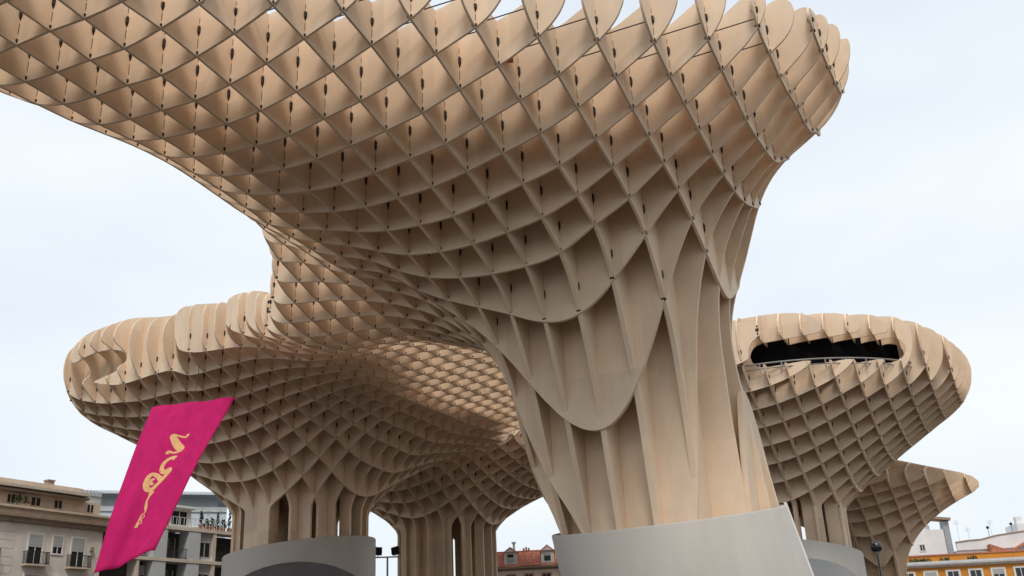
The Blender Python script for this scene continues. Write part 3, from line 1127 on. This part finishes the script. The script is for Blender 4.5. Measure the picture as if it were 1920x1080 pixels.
for z in (3.7, 7.25, 10.75, 14.25):
    zt = z + (2.74 if z == 14.25 else 3.18)
    MB().box(-2.5, -0.95, 0.3, 1.5, zt - 0.95, zt).build('panel', 'grey_panel', b2)
    MB().box(-2.5, -0.95, 0.32, 1.5, z, z + 0.35).build('panel', 'grey_panel', b2)
    window(b2, -2.4, -1.05, z + 0.4, zt - 1.0, 0.32, 'grey_panel', 0, surround=False)
    window(b2, 4.2, 5.6, z + 0.4, zt - 0.4, 1.48, 'white_trim', 0.4, surround=False)
    window(b2, -9.0, -7.9, z + 0.3, zt - 0.4, 0.9, 'white_trim', 0.35, surround=False, pane='window_dark')
    window(b2, -5.9, -4.4, z + 0.1, zt - 0.6, 1.48, 'white_trim', 0.0, surround=False)
    for x0, x1 in ((-6.3, -3.9), (-0.6, 2.6), (4.0, 7.4), (-12.9, -9.4)):
        r = MB()
        r.box(x0, x1, -0.02, 0.03, z + 0.95, z + 1.0)
        r.box(x0, x1, -0.02, 0.03, z + 0.1, z + 0.14)
        for i in range(int((x1 - x0) / 0.14)):
            r.box(x0 + i * 0.14, x0 + i * 0.14 + 0.03, -0.01, 0.02, z + 0.02, z + 0.97)
        r.build('railing', 'iron', b2)
pe = MB().box(-5.7, -2.9, 1.2, 7, 17.3, 19.3)
pe.box(-6.0, -2.6, 0.6, 7.3, 19.3, 19.5).build('penthouse', 'white_render', b2)
window(b2, -5.2, -3.4, 17.7, 19.0, 1.2, 'white_trim', 0, surround=False)
rr_ = MB()
rr_.box(-8.0, 9.0, -0.05, 0.0, 18.2, 18.25)
for i in range(40):
    rr_.box(-8.0 + i * 0.43, -7.96 + i * 0.43, -0.05, 0.0, 17.3, 18.2)
rr_.build('railing', 'grey_panel', b2)


def potted(parent, x, y, z, h, spread, n, m):
    pot = MB()
    pot.tube([(x, y, z), (x, y, z + 0.4)], [0.2, 0.28], 8)
    pot.build('plant_pot', 'terracotta', parent)
    lf = MB()
    for i in range(n):
        t = random.random()
        a = random.uniform(0, 6.28)
        rr = spread * (1 - t * 0.75) * random.uniform(0.3, 1)
        c = Vector((x + rr * math.cos(a), y + rr * math.sin(a), z + 0.4 + h * t))
        d = Vector((math.cos(a) * 0.5, math.sin(a) * 0.5, random.uniform(0.2, 1.0))).normalized() * random.uniform(0.10, 0.2)
        e_ = d.cross(Vector((random.uniform(-1, 1), random.uniform(-1, 1), 0.5))).normalized() * 0.07
        lf.add([c - d, c + e_, c + d, c - e_], [(0, 1, 2, 3)])
    lf.build('leaves', m, parent)


for x, h, sp, m_ in ((-8.3, 1.1, .35, 'foliage'), (-7.6, 1.5, .3, 'foliage_dark'), (-6.9, 1.7, .3, 'foliage_dark'), (-6.2, 0.8, .4, 'foliage'), (-2.2, 1.4, .3, 'foliage_dark'), (-1.5, 0.7, .45, 'foliage'), (-0.9, 0.9, .4, 'foliage'),
                     (-0.2, 1.5, .22, 'foliage_dark'), (0.5, 0.8, .4, 'foliage'), (1.3, 1.8, .25, 'foliage_dark'), (2.1, 1.0, .4, 'foliage')):
    potted(b2, x, 0.45, 17.3, h, sp, 80, m_)
for x, hh in ((-0.6, 3.0), (0.1, 2.4), (1.6, 2.7)):
    a = MB().tube([(x, 2.5, 17.3), (x, 2.5, 17.3 + hh)], 0.025, 5)
    for i in range(4):
        a.box(x - 0.35, x + 0.35, 2.49, 2.51, 17.2 + hh - i * 0.14, 17.22 + hh - i * 0.14)
    a.build('aerial', 'galvanised', b2)

# pale block seen above and behind the cream building
b3 = thing('apartment_building', 'pale blue-white block with flat roof slab peeping out behind the banner', 'building', (-46.0, 111.0, 0), math.radians(20))
MB().box(-2.5, 13, 0, 10, 0, 21.6).build('wall', 'pale_blue_render', b3)
MB().box(-3.4, 13.4, -1.0, 10.4, 23.0, 23.3).build('roof_slab', 'pale_blue_render', b3)
MB().box(-1.2, 12, 1.2, 9, 21.6, 23.0).build('attic_wall', 'pale_blue_render', b3)
MB().box(-2.6, 13, -0.15, -0.02, 21.2, 21.75).build('parapet', 'grey_panel', b3)
for x in (0.0, 3.0, 6.0, 9.0):
    for z in (17.6, 14.2, 10.8, 7.4):
        window(b3, x, x + 1.4, z, z + 1.9, 0.0, 'white_trim', 0.35)
a = MB().tube([(4.0, 3, 23.3), (4.0, 3, 27.2)], 0.04, 5)
for i in range(3):
    a.box(3.5 + 0.1 * i, 4.5 - 0.1 * i, 2.98, 3.02, 27.0 - i * 0.22, 27.03 - i * 0.22)
a.build('aerial', 'galvanised', b3)

# house with a red tiled roof in the gap left of the near trunk
b4 = thing('house', 'cream house with red tiled mansard roof and two gabled dormers seen below the canopy', 'house', (1, 130, 0), math.radians(-2))
MB().box(-7, 9, 0, 10, 0, 14.75).build('wall', 'cream_render', b4)
MB().prism([(0.0, 14.75), (-0.35, 14.8), (-0.6, 14.95), (-0.6, 15.15), (0.0, 15.17)], -7.2, 9.2).build('cornice', 'stone_dark', b4)
rf = MB().prism([(-0.45, 15.18), (1.5, 17.15), (8.5, 17.15), (10.2, 15.18)], -7.1, 9.1).build('roof', 'terracotta', b4)
tm = MB().prism_y([(0, 0), (0.03, 0.05), (0.12, 0.07), (0.21, 0.05), (0.24, 0)], 0, 0.56).mesh('tile', 'terracotta')
sl = math.atan2(1.97, 1.95)
for r in range(5):
    for i in range(64):
        x = -7.0 + i * 0.25
        if -3.7 < x < -1.9 or 0.95 < x < 2.75:
            continue
        o = link('tile', tm, rf, (x, -0.45 + r * 0.53 * math.cos(sl) - 0.012, 15.19 + r * 0.53 * math.sin(sl) + 0.012))
        o.rotation_euler = (sl + random.uniform(-0.02, 0.04), 0, 0)
MB().box(-7.1, 9.1, 1.35, 1.75, 17.152, 17.3).build('ridge', 'terracotta', rf)
for x0, x1, zt in ((-3.58, -2.0, 17.64), (1.05, 2.68, 17.72)):
    xm = (x0 + x1) / 2
    d = MB().box(x0, x1, -0.2, 2.0, 15.5, 16.95).build('dormer', 'white_trim', b4)
    MB().prism_y([(x0 - 0.15, 16.95), (x1 + 0.15, 16.95), (xm, zt)], -0.4, 2.0).build('gable', 'pink_trim', d)
    MB().prism_y([(x0 + 0.25, 17.0), (x1 - 0.25, 17.0), (xm, zt - 0.28)], -0.43, -0.4).build('gable_field', 'white_trim', d)
    MB().box(x0 + 0.42, x1 - 0.42, -0.26, -0.2, 15.75, 16.7).build('pane', 'window_dark', d)
    if x0 < 0:
        MB().box(x0 + 0.4, x1 - 0.4, -0.3, -0.262, 15.75, 16.35).build('blind', 'shutter', d)
    else:
        MB().box(x0 + 0.4, x1 - 0.4, -0.3, -0.262, 16.35, 16.7).build('blind', 'shutter', d)
for x0, x1 in ((-5.7, -4.7), (-3.32, -2.32), (-1.06, -0.1), (1.13, 2.13), (3.4, 4.4), (5.6, 6.6)):
    for z in (12.2, 8.6, 5.0):
        window(b4, x0, x1, z, z + 2.0, 0.0, 'pink_trim', 0.0, fw_=0.16)
c = MB().box(-2.6, -2.3, 3.0, 3.3, 17.15, 18.45)
c.box(-2.72, -2.18, 2.9, 3.4, 18.45, 18.65).build('chimney', 'galvanised', b4)
c = MB()
for i in range(3):
    c.box(-1.25 + i * 0.32, -1.02 + i * 0.32, 1.3, 1.55, 17.3, 17.6 + 0.12 * (i % 2))
c.build('chimney_pots', 'terracotta', b4)

# ochre building, lower right
b5 = thing('apartment_building', 'ochre orange building with white framed windows and a pale cornice at bottom right', 'building', (50, 115, 0), math.radians(-4))
MB().box(-9.2, 12, 0, 10, 0, 11.45).build('wall', 'ochre', b5)
MB().prism([(0.0, 11.45), (-0.15, 11.47), (-0.5, 11.7), (-0.55, 11.85), (0.0, 11.87)], -9.5, 12.2).build('cornice', 'white_trim', b5)
MB().prism([(0.0, 11.875), (-0.35, 11.88), (-0.35, 12.1), (0.0, 12.12)], -9.35, 12.2).build('gutter', 'grey_panel', b5)
MB().box(-9.1, 12, 0.1, 0.5, 12.1, 12.7).build('parapet', 'ochre', b5)
MB().box(-9.2, 12.1, 0.02, 0.6, 12.702, 12.86).build('coping', 'terracotta', b5)
MB().box(-9.3, -8.95, -0.12, 0.3, 11.9, 12.75).build('parapet_end', 'white_trim', b5)
for i in range(7):
    x0 = -8.36 + i * 2.42
    for z in (9.2, 5.8, 2.4):
        window(b5, x0, x0 + 1.2, z, z + 1.75, 0.0, 'white_trim', 0.3 if i % 3 == 1 else 0.0, fw_=0.2, bars=1)
for x in (-6.9, -6.3, -5.6, -3.5, -0.6):
    lf = MB()
    for i in range(40):
        c_ = Vector((x + random.uniform(-0.5, 0.5), random.uniform(-0.3, 0.2), 12.1 + random.uniform(0, 0.35)))
        d = Vector((random.uniform(-1, 1), random.uniform(-1, 1), random.uniform(0.2, 1))).normalized() * 0.13
        e_ = d.cross(Vector((0.3, 1, 0.2))).normalized() * 0.06
        lf.add([c_ - d, c_ + e_, c_ + d, c_ - e_], [(0, 1, 2, 3)])
    lf.build('weed', 'foliage', b5)

# white rooftop buildings behind it
b6 = thing('house', 'white rendered house with a square tower behind the ochre building', 'house', (50, 135, 0), math.radians(-4))
MB().box(-3.5, 4.9, 0, 9, 0, 17.9).build('wall', 'white_render', b6)
MB().box(-1.0, 3.4, 0.6, 8, 17.9, 18.55).build('attic_wall', 'white_render', b6)
MB().box(4.95, 5.7, -0.1, 1.2, 0, 18.9).build('tower', 'galvanised', b6)
MB().prism_y([(2.9, 19.35), (5.9, 18.92), (5.9, 19.25), (2.9, 19.65)], -0.6, 1.6).build('tower_roof', 'stone_dark', b6)
window(b6, 1.5, 2.15, 15.3, 16.05, 0.0, 'white_trim', 0.0)
window(b6, -1.8, -1.1, 15.2, 16.0, 0.0, 'white_trim', 0.0)
b7 = thing('house', 'low whitewashed roof terrace with lamps and rising parapet at the right edge', 'house', (50, 134, 0), math.radians(-4))
MB().box(5.75, 16.5, 0.3, 9, 0, 15.0).build('wall', 'white_render', b7)
MB().prism_y([(5.8, 15.0), (16.0, 15.0), (16.0, 17.1), (13.6, 16.85), (11.0, 16.6), (9.0, 16.2), (7.4, 16.15), (5.8, 16.0)], 0.1, 0.4).build('parapet', 'white_render', b7)
MB().prism_y([(5.8, 16.0), (7.4, 16.15), (9.0, 16.2), (11.0, 16.6), (13.6, 16.85), (16.0, 17.1), (16.0, 17.22), (13.6, 16.97), (11.0, 16.72), (9.0, 16.32), (7.4, 16.27), (5.8, 16.12)], 0.0, 0.5).build('coping', 'stone_dark', b7)
MB().prism_y([(9.6, 14.6), (12.0, 14.3), (14.8, 15.7), (14.8, 15.9), (12.0, 14.55), (9.6, 15.5)], -1.0, 0.1).build('lean_to_roof', 'terracotta', b7)
MB().box(14.2, 18.0, 1.0, 5, 15, 18.1).build('stair_tower', 'white_render', b7)
window(b7, 14.6, 15.2, 15.6, 16.9, 1.0, 'iron', 0.0, surround=False)
MB().box(14.4, 15.2, 1.4, 2.2, 18.1, 19.0).build('chimney', 'white_render', b7)
for x, z in ((10.2, 16.6), (13.2, 16.9)):
    l = MB().tube([(x, 0.25, z - 0.2), (x, 0.25, z + 0.95)], 0.035, 5)
    l.sphere((x, 0.25, z + 1.1), 0.2, 10, 6)
    l.build('terrace_lamp', 'lamp_black', b7)
for x, hh in ((7.3, 3.2), (11.6, 3.0), (8.6, 2.2)):
    a = MB().tube([(x, 3, 15), (x, 3, 16.0 + hh)], 0.02, 5)
    for i in range(4):
        a.box(x - 0.4, x + 0.4, 2.99, 3.01, 15.9 + hh - i * 0.16, 15.92 + hh - i * 0.16)
    a.build('aerial', 'galvanised', b7)

# ------------------------------------------------------------------ lamps
gl = thing('street_lamp', 'dark globe street lamp on a post in front of the far right trunk', 'lamp', (17.75, 52.2, 0))
MB().tube([(0, 0, 0), (0, 0, 0.6), (0, 0, 0.7), (0, 0, 6.9)], [0.11, 0.11, 0.06, 0.045], 10).build('post', 'lamp_black', gl)
MB().sphere((0, 0, 7.2), 0.29, 24, 14).build('globe', 'lamp_black', gl, smooth=True)
MB().tube([(0, 0, 6.85), (0, 0, 6.97)], [0.08, 0.16], 12).build('collar', 'galvanised', gl)

fl = thing('floodlight_mast', 'floodlight mast with two black lamps between the two distant trunks', 'lamp', spot(-10.55, 79.2), math.radians(8))
fl.scale = (SF, SF, SF)
MB().tube([(0, 0, 0), (0, 0, 11.1)], [0.12, 0.07], 10).build('mast', 'galvanised', fl)
MB().box(-1.1, 1.0, -0.05, 0.05, 11.0, 11.1).build('crossbar', 'galvanised', fl)
for x, rz_ in ((-0.72, 0.1), (0.62, -0.35)):
    h = MB().box(-0.3, 0.3, -0.16, 0.16, -0.27, 0.27)
    h.box(-0.24, 0.24, -0.2, -0.16, -0.21, 0.21)
    for i in range(5):
        h.box(-0.26 + i * 0.12, -0.22 + i * 0.12, 0.16, 0.24, -0.22, 0.22)
    o = h.build('floodlight', 'lamp_black', fl)
    o.location = (x, -0.1, 11.5)
    o.rotation_euler = (-0.35, rz_ * 0.6, rz_)
    MB().box(-0.04, 0.04, -0.04, 0.04, -0.42, -0.25).build('bracket', 'galvanised', o)
